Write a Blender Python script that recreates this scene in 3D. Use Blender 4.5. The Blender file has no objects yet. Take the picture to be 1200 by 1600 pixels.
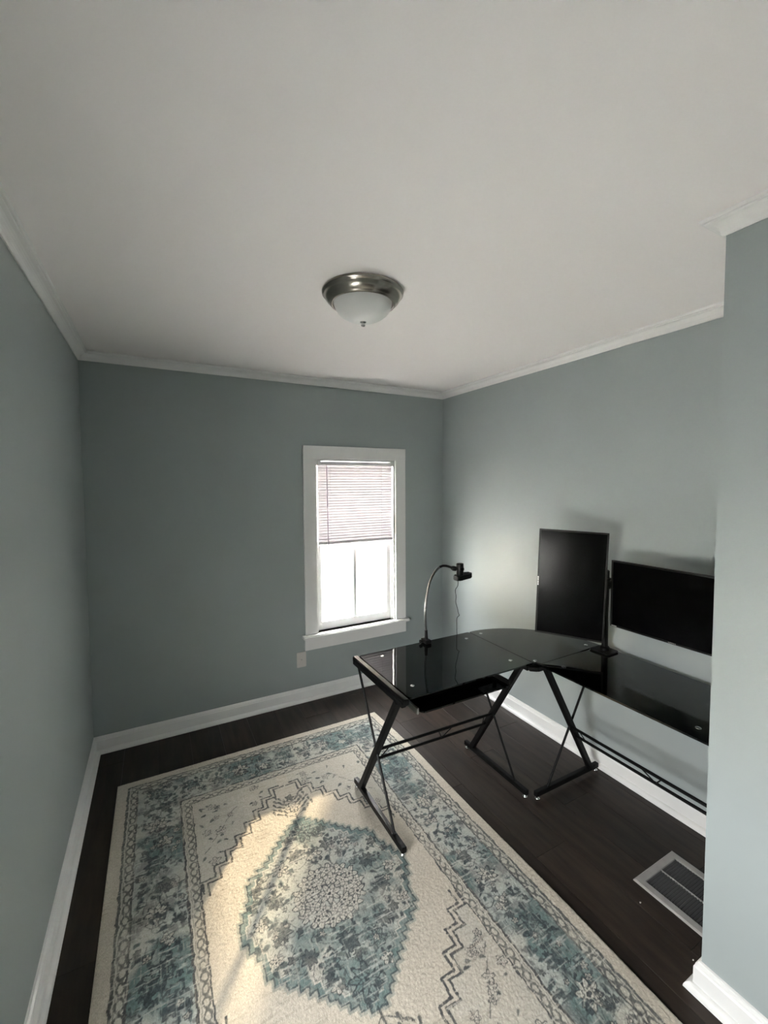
import bpy, bmesh, math, random
import numpy as np
from mathutils import Vector, Matrix
random.seed(7)
scn = bpy.context.scene
C = scn.collection

# ------------------------------------------------------------------ measured room (metres)
H = 2.44                      # ceiling
D = 3.1376                    # back wall plane y
W = 2.6158                    # right wall plane x   (left wall is x = 0)
BX, BY = 1.890, 0.676         # wall block on the near right: face x = BX, return y = BY
YR = -0.70                    # wall behind the camera
WT = 0.16                     # wall thickness

# ------------------------------------------------------------------ camera
def cam_axes(yaw, pitch, roll):
    f = Vector((math.sin(yaw)*math.cos(pitch), math.cos(yaw)*math.cos(pitch), math.sin(pitch)))
    r0 = Vector((math.cos(yaw), -math.sin(yaw), 0)); u0 = r0.cross(f)
    return math.cos(roll)*r0+math.sin(roll)*u0, -math.sin(roll)*r0+math.cos(roll)*u0, f
r, u, f = cam_axes(0.5012, -0.0516, -0.0049)
cd = bpy.data.cameras.new('camera'); cam = bpy.data.objects.new('camera', cd); C.objects.link(cam)
cam.matrix_world = Matrix(((r.x, u.x, -f.x, 0.3795), (r.y, u.y, -f.y, 0), (r.z, u.z, -f.z, 1.6585), (0, 0, 0, 1)))
cd.sensor_fit = 'HORIZONTAL'; cd.sensor_width = 36; cd.lens = 671.755/1200*36
cd.shift_x = -11.755/1200; cd.shift_y = -10.989/1200; cd.clip_start = 0.02
scn.camera = cam

# ------------------------------------------------------------------ light: sky, low sun
wd = bpy.data.worlds.new('sky'); scn.world = wd; wd.use_nodes = True
bg = wd.node_tree.nodes['Background']; bg.inputs[0].default_value = (1.0, 0.985, 0.975, 1); bg.inputs[1].default_value = 7.5
sd = bpy.data.lights.new('sun', 'SUN'); sd.energy = 2.15; sd.angle = math.radians(0.9); sd.color = (1.0, 0.80, 0.52)
so = bpy.data.objects.new('sun', sd); C.objects.link(so)
SUN_B, SUN_A = 1.91, 1.91*0.70           # the sun's ray falls (-A, -B, -1)
so.rotation_euler = Vector((-SUN_A, -SUN_B, -1)).to_track_quat('-Z', 'Y').to_euler()
so.location = (6, 9, 5)
vs = scn.view_settings; vs.view_transform = 'Standard'; vs.look = 'None'; vs.gamma = 1; vs.use_curve_mapping = False
vs.exposure = 3.34
def portal(name, loc, rot, sx, sy):       # only guides the sampling of the sky through a window opening
    l = bpy.data.lights.new(name, 'AREA'); l.shape = 'RECTANGLE'; l.size = sx; l.size_y = sy
    l.cycles.is_portal = True
    o = bpy.data.objects.new(name, l); C.objects.link(o); o.location = loc; o.rotation_euler = rot
WX0, WX1, WZ0, WZ1 = 1.437, 2.128, 0.505, 1.842     # window opening in the back wall
W2Y = 0.67                                          # centre of the window in the left wall
portal('sky_portal_1', ((WX0+WX1)/2, D+WT+.02, (WZ0+WZ1)/2), (math.radians(-90), 0, 0), WX1-WX0, WZ1-WZ0)
portal('sky_portal_2', (-WT-.02, W2Y, (WZ0+WZ1)/2), (0, math.radians(-90), 0), WZ1-WZ0, WX1-WX0)

# ------------------------------------------------------------------ materials
def mat(name, col, rough=.5, metal=0, spec=.5, noise=0, nscale=8, bump=0, bscale=200, stretch=(1,1,1), col2=None, coat=0, rand=0):
    m = bpy.data.materials.new(name); m.use_nodes = True
    nt = m.node_tree; N = nt.nodes; L = nt.links; b = N['Principled BSDF']
    b.inputs['Base Color'].default_value = (*col, 1); b.inputs['Roughness'].default_value = rough
    b.inputs['Metallic'].default_value = metal; b.inputs['Specular IOR Level'].default_value = spec
    b.inputs['Coat Weight'].default_value = coat
    tc = N.new('ShaderNodeTexCoord'); mp = N.new('ShaderNodeMapping'); mp.inputs['Scale'].default_value = stretch
    L.new(tc.outputs['Object'], mp.inputs['Vector'])
    vec = mp.outputs['Vector']
    if rand:
        oi = N.new('ShaderNodeObjectInfo'); vm = N.new('ShaderNodeVectorMath'); vm.operation = 'ADD'
        cb = N.new('ShaderNodeVectorMath'); cb.operation = 'SCALE'; cb.inputs['Scale'].default_value = 40
        cc = N.new('ShaderNodeCombineXYZ'); L.new(oi.outputs['Random'], cc.inputs[0]); L.new(oi.outputs['Random'], cc.inputs[1])
        L.new(cc.outputs[0], cb.inputs[0]); L.new(vec, vm.inputs[0]); L.new(cb.outputs[0], vm.inputs[1]); vec = vm.outputs[0]
    if noise or col2:
        n = N.new('ShaderNodeTexNoise'); n.inputs['Scale'].default_value = nscale; n.inputs['Detail'].default_value = 5
        L.new(vec, n.inputs['Vector'])
        mx = N.new('ShaderNodeMix'); mx.data_type = 'RGBA'
        c2 = col2 or tuple(c*(1-noise) for c in col)
        mx.inputs[6].default_value = (*col, 1); mx.inputs[7].default_value = (*c2, 1)
        rp = N.new('ShaderNodeValToRGB'); rp.color_ramp.elements[0].position = .36; rp.color_ramp.elements[1].position = .66
        L.new(n.outputs[0], rp.inputs[0]); L.new(rp.outputs[0], mx.inputs[0]); out = mx.outputs[2]
        if rand:
            hv = N.new('ShaderNodeHueSaturation'); mr = N.new('ShaderNodeMapRange')
            mr.inputs[3].default_value = 1-rand; mr.inputs[4].default_value = 1+rand
            L.new(oi.outputs['Random'], mr.inputs[0]); L.new(mr.outputs[0], hv.inputs['Value']); L.new(out, hv.inputs['Color']); out = hv.outputs[0]
        L.new(out, b.inputs['Base Color'])
    if bump:
        n2 = N.new('ShaderNodeTexNoise'); n2.inputs['Scale'].default_value = bscale; n2.inputs['Detail'].default_value = 3
        L.new(vec, n2.inputs['Vector'])
        bp = N.new('ShaderNodeBump'); bp.inputs['Strength'].default_value = bump; bp.inputs['Distance'].default_value = .002
        L.new(n2.outputs[0], bp.inputs['Height']); L.new(bp.outputs[0], b.inputs['Normal'])
    return m
M_wall = mat('wall_paint_blue_grey', (.345, .386, .385), .42, spec=.35, noise=.03, nscale=3, bump=.12, bscale=180)
M_ceil = mat('ceiling_paint_white', (.86, .835, .825), .8, spec=.2, bump=.15, bscale=140)
M_trim = mat('trim_gloss_white', (.80, .80, .79), .28, spec=.5, noise=.03, nscale=5, bump=.04, bscale=90)
M_plank = mat('dark_plank', (.034, .0235, .0180), .40, spec=.28, col2=(.016, .0112, .009), nscale=5, stretch=(6, .7, 1), bump=.15, bscale=60, rand=.22)
M_sub = mat('subfloor', (.006, .005, .004), .9)
M_black = mat('black_powder_coat', (.005, .005, .005), .42, spec=.16, noise=.2, nscale=40)
M_glass_black = mat('black_tempered_glass', (.0025, .0028, .0027), .015, spec=.48, noise=.1, nscale=3)
M_chrome = mat('chrome', (.75, .75, .74), .16, 1, noise=.05, nscale=30)
M_steel = mat('satin_steel', (.55, .55, .54), .3, 1, noise=.08, nscale=60)
M_neck = mat('gunmetal_conduit', (.22, .22, .215), .32, 1, noise=.15, nscale=60)
M_nickel = mat('brushed_nickel', (.40, .37, .33), .24, 1, noise=.12, nscale=30, stretch=(1, 1, 6))
M_frost = mat('frosted_glass', (.66, .67, .66), .45, spec=.4, noise=.02, nscale=6)
M_screen = mat('dark_screen', (.0018, .0018, .002), .2, spec=.08, noise=.1, nscale=5)
M_bezel = mat('black_plastic', (.005, .005, .005), .4, spec=.22, noise=.15, nscale=60)
M_logo = mat('silver_print', (.55, .55, .55), .35, .4, noise=.05, nscale=40)
M_plate = mat('ivory_plastic', (.62, .60, .56), .35, noise=.03, nscale=30)
M_vent = mat('grey_enamel', (.36, .35, .34), .45, noise=.2, nscale=14)
M_ventslat = mat('grey_enamel_louver', (.11, .11, .11), .45, noise=.25, nscale=20)
M_dark = mat('duct_shade_black', (.004, .004, .004), .9, noise=.2, nscale=10)
M_paper = mat('white_crumb', (.75, .73, .70), .8, noise=.1, nscale=90)
M_ground = mat('pale_concrete_ground', (.84, .82, .77), .9, noise=.06, nscale=.6)
M_siding = mat('pale_siding', (.70, .70, .68), .7, noise=.08, nscale=2)
M_brick = mat('painted_brick', (.68, .60, .48), .8, noise=.12, nscale=5)
M_cord = mat('blind_cord', (.66, .62, .66), .7, noise=.05, nscale=60)
M_wand = mat('clear_wand_plastic', (.24, .22, .30), .25, spec=.6, noise=.05, nscale=60)

def mat_slat():
    m = bpy.data.materials.new('vinyl_slat_white'); m.use_nodes = True; nt = m.node_tree; N = nt.nodes; L = nt.links
    b = N['Principled BSDF']; b.inputs['Base Color'].default_value = (.78, .75, .78, 1); b.inputs['Roughness'].default_value = .4
    tr = N.new('ShaderNodeBsdfTranslucent'); tr.inputs[0].default_value = (.82, .76, .80, 1)
    nz = N.new('ShaderNodeTexNoise'); nz.inputs['Scale'].default_value = 6
    mr = N.new('ShaderNodeMapRange'); mr.inputs[3].default_value = .031; mr.inputs[4].default_value = .036
    mx = N.new('ShaderNodeMixShader'); L.new(nz.outputs[0], mr.inputs[0]); L.new(mr.outputs[0], mx.inputs[0])
    L.new(b.outputs[0], mx.inputs[1]); L.new(tr.outputs[0], mx.inputs[2]); L.new(mx.outputs[0], N['Material Output'].inputs[0])
    return m
M_slat = mat_slat()
def mat_pane():
    m = bpy.data.materials.new('clear_pane'); m.use_nodes = True; nt = m.node_tree; N = nt.nodes; L = nt.links
    N.remove(N['Principled BSDF'])
    t = N.new('ShaderNodeBsdfTransparent'); t.inputs[0].default_value = (.96, .97, .97, 1)
    g = N.new('ShaderNodeBsdfGlossy'); g.inputs['Roughness'].default_value = .02
    mx = N.new('ShaderNodeMixShader'); mx.inputs[0].default_value = .06
    L.new(t.outputs[0], mx.inputs[1]); L.new(g.outputs[0], mx.inputs[2]); L.new(mx.outputs[0], N['Material Output'].inputs[0])
    return m
M_pane = mat_pane()
def mat_mesh():
    m = bpy.data.materials.new('insect_mesh'); m.use_nodes = True; nt = m.node_tree; N = nt.nodes; L = nt.links
    b = N['Principled BSDF']; b.inputs['Base Color'].default_value = (.10, .10, .10, 1); b.inputs['Roughness'].default_value = .6
    t = N.new('ShaderNodeBsdfTransparent'); mx = N.new('ShaderNodeMixShader'); mx.inputs[0].default_value = .22
    L.new(t.outputs[0], mx.inputs[1]); L.new(b.outputs[0], mx.inputs[2]); L.new(mx.outputs[0], N['Material Output'].inputs[0])
    return m
M_mesh = mat_mesh()

# ------------------------------------------------------------------ mesh helpers
def link(name, me, m, parent=None, smooth=False):
    o = bpy.data.objects.new(name, me); C.objects.link(o)
    if m: me.materials.append(m)
    if parent: o.parent = parent
    if smooth:
        for p in me.polygons: p.use_smooth = True
    return o
def obj(name, bm, m, parent=None, smooth=False):
    bmesh.ops.recalc_face_normals(bm, faces=bm.faces)
    me = bpy.data.meshes.new(name); bm.to_mesh(me); bm.free()
    return link(name, me, m, parent, smooth)
def box(bm, x0, y0, z0, x1, y1, z1, bev=0):
    vs_ = [bm.verts.new((x, y, z)) for z in (z0, z1) for y in (y0, y1) for x in (x0, x1)]
    fs = [bm.faces.new([vs_[i] for i in q]) for q in ((0,2,3,1),(4,5,7,6),(0,1,5,4),(2,6,7,3),(0,4,6,2),(1,3,7,5))]
    if bev:
        es = list({e for fc in fs for e in fc.edges})
        bmesh.ops.bevel(bm, geom=es, offset=bev, segments=2, affect='EDGES', profile=.6)
    return bm
def B(name, x0, y0, z0, x1, y1, z1, m, parent=None, bev=0):
    return obj(name, box(bmesh.new(), x0, y0, z0, x1, y1, z1, bev), m, parent)
def frame_axes(d):
    d = d.normalized(); a = Vector((0, 0, 1)) if abs(d.z) < .95 else Vector((1, 0, 0))
    s = d.cross(a).normalized(); return d, s, s.cross(d)
def bar(bm, a, b, w, h, bev=.002):
    """square tube from a to b; w across, h the other way"""
    a, b = Vector(a), Vector(b); d, s, t = frame_axes(b-a)
    vs_ = [bm.verts.new(p+s*(w/2*i)+t*(h/2*j)) for p in (a, b) for j in (-1, 1) for i in (-1, 1)]
    fs = [bm.faces.new([vs_[i] for i in q]) for q in ((0,2,3,1),(4,5,7,6),(0,1,5,4),(2,6,7,3),(0,4,6,2),(1,3,7,5))]
    if bev: bmesh.ops.bevel(bm, geom=list({e for fc in fs for e in fc.edges}), offset=bev, segments=2, affect='EDGES')
    return bm
def tube(bm, pts, rad, n=10):
    pts = [Vector(p) for p in pts]; rads = rad if isinstance(rad, (list, tuple)) else [rad]*len(pts)
    rings = []; ref = None
    for i, p in enumerate(pts):
        d = (pts[min(i+1, len(pts)-1)]-pts[max(i-1, 0)]).normalized()
        if ref is None: ref = frame_axes(d)[1]
        s = (ref-d*ref.dot(d)).normalized(); t = d.cross(s); ref = s
        rings.append([bm.verts.new(p+(s*math.cos(2*math.pi*k/n)+t*math.sin(2*math.pi*k/n))*rads[i]) for k in range(n)])
    for q, w in zip(rings, rings[1:]):
        for k in range(n): bm.faces.new((q[k], q[(k+1) % n], w[(k+1) % n], w[k]))
    bm.faces.new(rings[0][::-1]); bm.faces.new(rings[-1])
    return bm
def lathe(bm, prof, n=48, c=(0, 0, 0)):
    rings = []
    for r_, z in prof:
        if r_ < 1e-6: rings.append([bm.verts.new((c[0], c[1], c[2]+z))])
        else: rings.append([bm.verts.new((c[0]+r_*math.cos(2*math.pi*k/n), c[1]+r_*math.sin(2*math.pi*k/n), c[2]+z)) for k in range(n)])
    for q, w in zip(rings, rings[1:]):
        for k in range(n):
            a, b = q[k % len(q)], q[(k+1) % len(q)]; c_, d = w[(k+1) % len(w)], w[k % len(w)]
            vs_ = [];
            for v in (a, b, c_, d):
                if v not in vs_: vs_.append(v)
            if len(vs_) > 2: bm.faces.new(vs_)
    return bm
def prism(bm, pts, z0, z1, bev=0):
    lo = [bm.verts.new((x, y, z0)) for x, y in pts]; hi = [bm.verts.new((x, y, z1)) for x, y in pts]
    n = len(pts); fs = [bm.faces.new(lo[::-1]), bm.faces.new(hi)]
    for i in range(n): fs.append(bm.faces.new((lo[i], lo[(i+1) % n], hi[(i+1) % n], hi[i])))
    if bev: bmesh.ops.bevel(bm, geom=list(fs[1].edges)+list(fs[0].edges), offset=bev, segments=2, affect='EDGES')
    return bm
def round_poly(pts, rads, n=6):
    out = []
    for i, p in enumerate(pts):
        p = Vector(p); a = (Vector(pts[i-1])-p).normalized(); b = (Vector(pts[(i+1) % len(pts)])-p).normalized(); r_ = rads[i]
        if r_ <= 0: out.append(tuple(p)); continue
        for k in range(n+1):
            t = k/n; out.append(tuple((p+a*r_)*(1-t)**2+p*2*t*(1-t)+(p+b*r_)*t*t))
    return out
def empty(name, loc=(0, 0, 0)):
    o = bpy.data.objects.new(name, None); C.objects.link(o); o.location = loc; o.empty_display_size = .05
    return o
def tag(o, label, cat, group=None):
    o['label'] = label; o['category'] = cat
    if group: o['group'] = group
    return o
def struct(o): o['kind'] = 'structure'; return o
def move_to(root, loc):
    """children are modelled in world space: keep them there while the empty sits at the thing's base"""
    root.location = loc
    inv = Matrix.Translation(-Vector(loc))
    for c in root.children: c.matrix_parent_inverse = inv

# ------------------------------------------------------------------ room shell
def wall_with_hole(name, axis, p0, p1, a0, a1, h0=None):
    """wall slab; axis 'y' -> plane across x (p0..p1 in y), axis 'x' -> slab in x; hole (c0, c1, z0, z1)"""
    bm = bmesh.new()
    def bx(c0, c1, z0, z1):
        if axis == 'y': box(bm, c0, p0, z0, c1, p1, z1)
        else: box(bm, p0, c0, z0, p1, c1, z1)
    if h0:
        c0, c1, z0, z1 = h0
        bx(a0, c0, 0, H); bx(c1, a1, 0, H); bx(c0, c1, 0, z0); bx(c0, c1, z1, H)
    else: bx(a0, a1, 0, H)
    return struct(obj(name, bm, M_wall))
wall_with_hole('wall_back', 'y', D, D+WT, -WT, W+WT, (WX0, WX1, WZ0, WZ1))
HW = (WX1-WX0)/2
wall_with_hole('wall_left', 'x', -WT, 0, YR, D, (W2Y-HW, W2Y+HW, WZ0, WZ1))
wall_with_hole('wall_right', 'x', W, W+WT, YR, D)
struct(B('wall_right_block', BX, YR, 0, W, BY, H, M_wall))
wall_with_hole('wall_front', 'y', YR-WT, YR, -WT, W+WT)
struct(B('ceiling', -WT, YR-WT, H, W+WT, D+WT, H+.12, M_ceil))
floor = struct(B('floor', -WT, YR-WT, -.10, W+WT, D+WT, -.006, M_sub))
struct(B('ground', -40, -40, -.72, 40, 40, -.60, M_ground))
# unseen house added to the right of the window: its corner cuts the sunlight that reaches the right pane
nb = struct(empty('wall_sun_blocker_house'))
HX = 1.87+.70*5.0
B('siding_wall', HX, D+1, -.6, HX+9, D+5, 5.6, M_siding, nb)
bmr = bmesh.new(); prof = [(D+.6, 5.6), (D+5.0, 5.6), (D+3, 6.6)]
lo = [bmr.verts.new((HX-.05, y, z)) for y, z in prof]; hi = [bmr.verts.new((HX+9.3, y, z)) for y, z in prof]
bmr.faces.new(lo[::-1]); bmr.faces.new(hi)
for i in range(3): bmr.faces.new((lo[i], lo[(i+1) % 3], hi[(i+1) % 3], hi[i]))
obj('roof', bmr, M_vent, nb)
bmr = bmesh.new(); prof = [(4.55, 3.02), (HX+.02, 3.66), (HX+.02, 4.70), (4.55, 3.85)]      # unseen sloping slab added to trim the sun patch diagonally
lo = [bmr.verts.new((x_, D+4.7, z_)) for x_, z_ in prof]; hi = [bmr.verts.new((x_, D+5.0, z_)) for x_, z_ in prof]
bmr.faces.new(lo[::-1]); bmr.faces.new(hi)
for i in range(4): bmr.faces.new((lo[i], lo[(i+1) % 4], hi[(i+1) % 4], hi[i]))
obj('sun_blocker_slab', bmr, M_siding, nb)
nc = struct(empty('wall_sky_blocker_house'))            # added across the yard to cut sky light; it stands in most of the window's view
B('siding_wall', -9, D+8, -.6, 6.3, D+15, 4.6, M_brick, nc)
bmr = bmesh.new(); prof = [(D+7.6, 4.6), (D+15.4, 4.6), (D+11.5, 6.4)]
lo = [bmr.verts.new((-9.3, y, z)) for y, z in prof]; hi = [bmr.verts.new((6.5, y, z)) for y, z in prof]
bmr.faces.new(lo[::-1]); bmr.faces.new(hi)
for i in range(3): bmr.faces.new((lo[i], lo[(i+1) % 3], hi[(i+1) % 3], hi[i]))
obj('roof', bmr, M_vent, nc)

# floor planks: rows along y, staggered ends, each a piece of its own
PW, PL, G = .183, 1.22, .0006
x = -.02; row = 0; mesh_cache = {}
while x < W:
    x1 = min(x+PW, W+.01); off = (row*.437) % 1; y = YR-PL*off
    while y < D:
        ya, yb = max(y, YR), min(y+PL, D)
        if yb-ya > .02 and not (x > BX+.05 and yb < BY):
            key = (round(x1-x, 4), round(yb-ya, 3))
            if key not in mesh_cache:
                bm = box(bmesh.new(), G, G, -.006, x1-x-G, yb-ya-G, 0)
                top = [e for e in bm.edges if all(v.co.z > -.001 for v in e.verts)]
                bmesh.ops.bevel(bm, geom=top, offset=.0009, segments=1, affect='EDGES')
                bmesh.ops.recalc_face_normals(bm, faces=bm.faces)
                me = bpy.data.meshes.new('plank'); bm.to_mesh(me); bm.free(); me.materials.append(M_plank); mesh_cache[key] = me
            o = bpy.data.objects.new('plank', mesh_cache[key]); C.objects.link(o); o.location = (x, ya, 0); o.parent = floor
        y += PL
    x += PW; row += 1

# mouldings swept round the room, mitred at every corner
POLY = [(0, YR), (0, D), (W, D), (W, BY), (BX, BY), (BX, YR)]
def inner(i, d):
    n = len(POLY); p = Vector(POLY[i]); a = (p-Vector(POLY[i-1])).normalized(); b = (Vector(POLY[(i+1) % n])-p).normalized()
    na = Vector((a.y, -a.x)); nb_ = Vector((b.y, -b.x))
    return p+(na+nb_)*d/(1+na.dot(nb_))
def sweep(name, i, prof, m, parent=None):
    bm = bmesh.new(); n = len(POLY); ends = []
    for j in (i, (i+1) % n): ends.append([bm.verts.new((*inner(j, d), z)) for d, z in prof])
    k = len(prof)
    for q in range(k): bm.faces.new((ends[0][q], ends[0][(q+1) % k], ends[1][(q+1) % k], ends[1][q]))
    bm.faces.new(ends[0][::-1]); bm.faces.new(ends[1])
    return obj(name, bm, m, parent)
crown = [(0, H), (0, H-.052), (.006, H-.053), (.009, H-.049), (.010, H-.043)]
crown += [(.011+.026*(1-math.cos(t*math.pi/2/5)), H-.041+.024*math.sin(t*math.pi/2/5)) for t in range(6)]
crown += [(.040, H-.016), (.041, H-.011), (.048, H-.011), (.050, H-.008), (.050, H)]
base = [(0, 0), (.016, 0), (.016, .078), (.013, .083), (.012, .090), (.007, .094), (.006, .099), (0, .101)]
shoe = [(.016, 0), (.036, 0)]+[(.016+.020*math.cos(t*math.pi/10), .024*math.sin(t*math.pi/10)) for t in range(1, 6)]
for i, s in enumerate(('left', 'back', 'right', 'return', 'block', 'front')):
    struct(sweep('trim_%d' % (i+1), i, crown, M_trim))
    b_ = struct(sweep('baseboard_'+s, i, base, M_trim)); sweep('shoe_moulding', i, shoe, M_trim, b_)

# ------------------------------------------------------------------ windows (modelled at the origin: opening along local x, room side is -y)
def make_window(name, full):
    t = struct(empty(name)); w = HW; z0, z1 = WZ0, WZ1; cw = .094; ct = .020
    B('side_casing', -w-cw, -ct, z0, -w, 0, z1, M_trim, t, .002)
    B('side_casing', w, -ct, z0, w+cw, 0, z1, M_trim, t, .002)
    B('head_casing', -w-cw, -ct-.002, z1, w+cw, 0, z1+.097, M_trim, t, .002)
    bm = prism(bmesh.new(), [(-w-cw-.022, -.052), (w+cw+.022, -.052), (w+cw+.022, 0), (w, 0), (w, .07), (-w, .07), (-w, 0), (-w-cw-.022, 0)], z0-.024, z0)
    bmesh.ops.bevel(bm, geom=[e for e in bm.edges if all(abs(v.co.y+.052) < 1e-4 for v in e.verts) and abs(e.verts[0].co.x-e.verts[1].co.x) > .1], offset=.008, segments=4, affect='EDGES')
    obj('stool', bm, M_trim, t)
    B('apron', -w-cw-.004, -.018, z0-.118, w+cw+.004, 0, z0-.024, M_trim, t, .002)
    jt = .014
    B('jamb', -w, 0, z0, -w+jt, WT+.02, z1, M_trim, t); B('jamb', w-jt, 0, z0, w, WT+.02, z1, M_trim, t)
    B('head_jamb', -w+jt, 0, z1-jt, w-jt, WT+.02, z1, M_trim, t)
    B('outer_sill', -w, .07, z0-.03, w, WT+.06, z0+.006, M_trim, t)
    for s in (-1, 1):
        a, b = sorted((s*(w-jt), s*(w-jt-.012)))
        B('stop_bead', a, .022, z0, b, .040, z1-jt, M_trim, t, .002)
        a, b = sorted((s*(w-jt), s*(w-jt-.010)))
        B('parting_bead', a, .078, z0, b, .086, z1-jt, M_trim, t)
        a, b = sorted((s*(w-jt), s*(w-jt-.030)))
        B('screen_track', a, .125, z0, b, .150, z1-jt, M_trim, t)
    mid = 1.185
    def sash(y0, y1, za, zb, rail_lo, rail_hi):
        sw = w-jt-.002; st = .042
        s_ = B('sash', -sw, y0, za, -sw+st, y1, zb, M_trim, t, .002)     # left stile carries the rest of the sash
        s_.name = 'sash'
        B('stile', sw-st, y0, za, sw, y1, zb, M_trim, s_, .002)
        B('bottom_rail', -sw+st, y0, za, sw-st, y1, za+rail_lo, M_trim, s_, .002)
        B('top_rail', -sw+st, y0, zb-rail_hi, sw-st, y1, zb, M_trim, s_, .002)
        B('muntin', -.013, y0+.006, za+rail_lo, .013, y1-.006, zb-rail_hi, M_trim, s_, .001)
        for a, b in ((-sw+st, -.013), (.013, sw-st)):
            B('pane', a-.003, (y0+y1)/2-.0015, za+rail_lo-.003, b+.003, (y0+y1)/2+.0015, zb-rail_hi+.003, M_pane, s_)
    sash(.042, .076, z0+.002, mid+.018, .062, .036)
    sash(.088, .122, mid-.018, z1-jt, .036, .045)
    if full: B('insect_screen', -w+jt+.022, .136, z0+.008, w-jt-.022, .137, mid, M_mesh, t); B('screen_rail', -w+jt+.030, .127, mid-.012, w-jt-.030, .148, mid+.012, M_trim, t)
    if not full:                                     # unseen cover added over the upper part to keep the light low
        B('added_shade', -w+jt+.006, .004, 1.0, w-jt-.006, .007, z1-.03, M_trim, t); B('added_shade_rail', -w+jt+.006, .000, .988, w-jt-.006, .012, 1.002, M_trim, t, .002)
        B('added_shade_box', -w+jt+.002, -.004, z1-.05, w-jt-.002, .02, z1-jt, M_trim, t, .002)
    return t
w1 = make_window('window_1', True); w1.location = ((WX0+WX1)/2, D, 0)
w2 = make_window('window_2', False); w2.location = (0, W2Y, 0); w2.rotation_euler = (0, 0, math.pi/2)

# mini blind, raised to the meeting rail
bl = tag(empty('window_blind'), 'white mini blind lowered halfway over the window', 'blind')
bw0, bw1, by_ = WX0+.020, WX1-.020, D+.004
B('headrail', bw0, by_-.014, WZ1-.046, bw1, by_+.014, WZ1-.019, M_slat, bl, .003)
for xx in (bw0-.003, bw1-.027): B('bracket', xx, by_-.016, WZ1-.048, xx+.030, by_+.016, WZ1-.0145, M_trim, bl, .001)
sl = bmesh.new(); nseg = 5; L_ = (bw1-bw0)/2-.004; th = math.radians(-79)
rows = []
for k in range(nseg+1):
    s_ = (k/nseg-.5)*.0310; hgt = .0024*(1-(2*k/nseg-1)**2)
    yy = s_*math.cos(th)-hgt*math.sin(th); zz = s_*math.sin(th)+hgt*math.cos(th)
    rows.append([sl.verts.new((sx*L_, yy, zz)) for sx in (-1, 1)])
for a, b in zip(rows, rows[1:]): sl.faces.new((a[0], a[1], b[1], b[0]))
bmesh.ops.recalc_face_normals(sl, faces=sl.faces)
slm = bpy.data.meshes.new('slat'); sl.to_mesh(slm); sl.free(); slm.materials.append(M_slat)
zt, zb, ns = WZ1-.058, 1.216, 28
for k in range(ns):
    o = bpy.data.objects.new('slat', slm); C.objects.link(o); o.parent = bl
    o.location = ((bw0+bw1)/2, by_, zt+(zb-zt)*k/(ns-1)); o.rotation_euler = (random.uniform(-.04, .04), 0, 0)
B('bottom_rail', bw0+.002, by_-.013, 1.184, bw1-.002, by_+.013, 1.206, M_slat, bl, .004)
for xx in (bw0+.105, bw1-.105):
    for dy in (-.0125, .0125): obj('ladder_cord', tube(bmesh.new(), [(xx, by_+dy, WZ1-.05), (xx, by_+dy, 1.205)], .0009, 6), M_cord, bl)
wd_ = obj('tilt_wand', tube(bmesh.new(), [(bw0+.070, by_-.022, WZ1-.060), (bw0+.073, by_-.024, 1.40), (bw0+.076, by_-.026, 1.150)], .0030, 6), M_wand, bl, True)
obj('wand_hook', tube(bmesh.new(), [(bw0+.070, by_-.012, WZ1-.045), (bw0+.070, by_-.020, WZ1-.047), (bw0+.070, by_-.022, WZ1-.062)], .0018, 6), M_wand, bl)

# ------------------------------------------------------------------ wall plate
wp = tag(empty('wall_plate'), 'ivory cable wall plate below the left end of the window sill', 'wall plate')
px_, pz_ = 1.312, .322
obj('plate', prism(bmesh.new(), round_poly([(-.036, -.058), (.036, -.058), (.036, .058), (-.036, .058)], [.006]*4, 3), 0, .006, .002), M_plate, wp)
obj('jack', lathe(bmesh.new(), [(0, .012), (.0035, .012), (.0045, .006), (.0062, .006), (.0062, .005)], 12), M_steel, wp)
for s in (-.042, .042): obj('screw', lathe(bmesh.new(), [(0, .0075), (.002, .0072), (.0032, .006)], 10, (0, s, 0)), M_plate, wp)
wp.location = (px_, D, pz_); wp.rotation_euler = (math.pi/2, 0, 0)

# ------------------------------------------------------------------ ceiling light
cl = tag(empty('ceiling_light', (1.145, 1.632, H)), 'flush mount ceiling light with nickel ring and frosted bowl', 'ceiling light')
obj('ring', lathe(bmesh.new(), [(.05, 0), (.150, 0), (.163, -.002), (.167, -.008), (.166, -.014), (.160, -.017), (.157, -.021), (.156, -.026), (.150, -.036), (.140, -.046), (.134, -.050),
    (.132, -.054), (.126, -.056), (.121, -.053), (.119, -.046), (.119, -.030), (.05, -.030)], 64), M_nickel, cl, True)
dome = [(.1185, -.040)]+[(.1185*math.cos(t*math.pi/2/14), -.048-.075*math.sin(t*math.pi/2/14)) for t in range(14)]+[(0, -.123)]
obj('bowl', lathe(bmesh.new(), dome, 64), M_frost, cl, True)
obj('finial', lathe(bmesh.new(), [(0, -.119), (.012, -.121), (.0135, -.124), (.010, -.127), (.006, -.129), (.0085, -.133), (.009, -.137), (.006, -.141), (0, -.143)], 24), M_chrome, cl, True)

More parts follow.
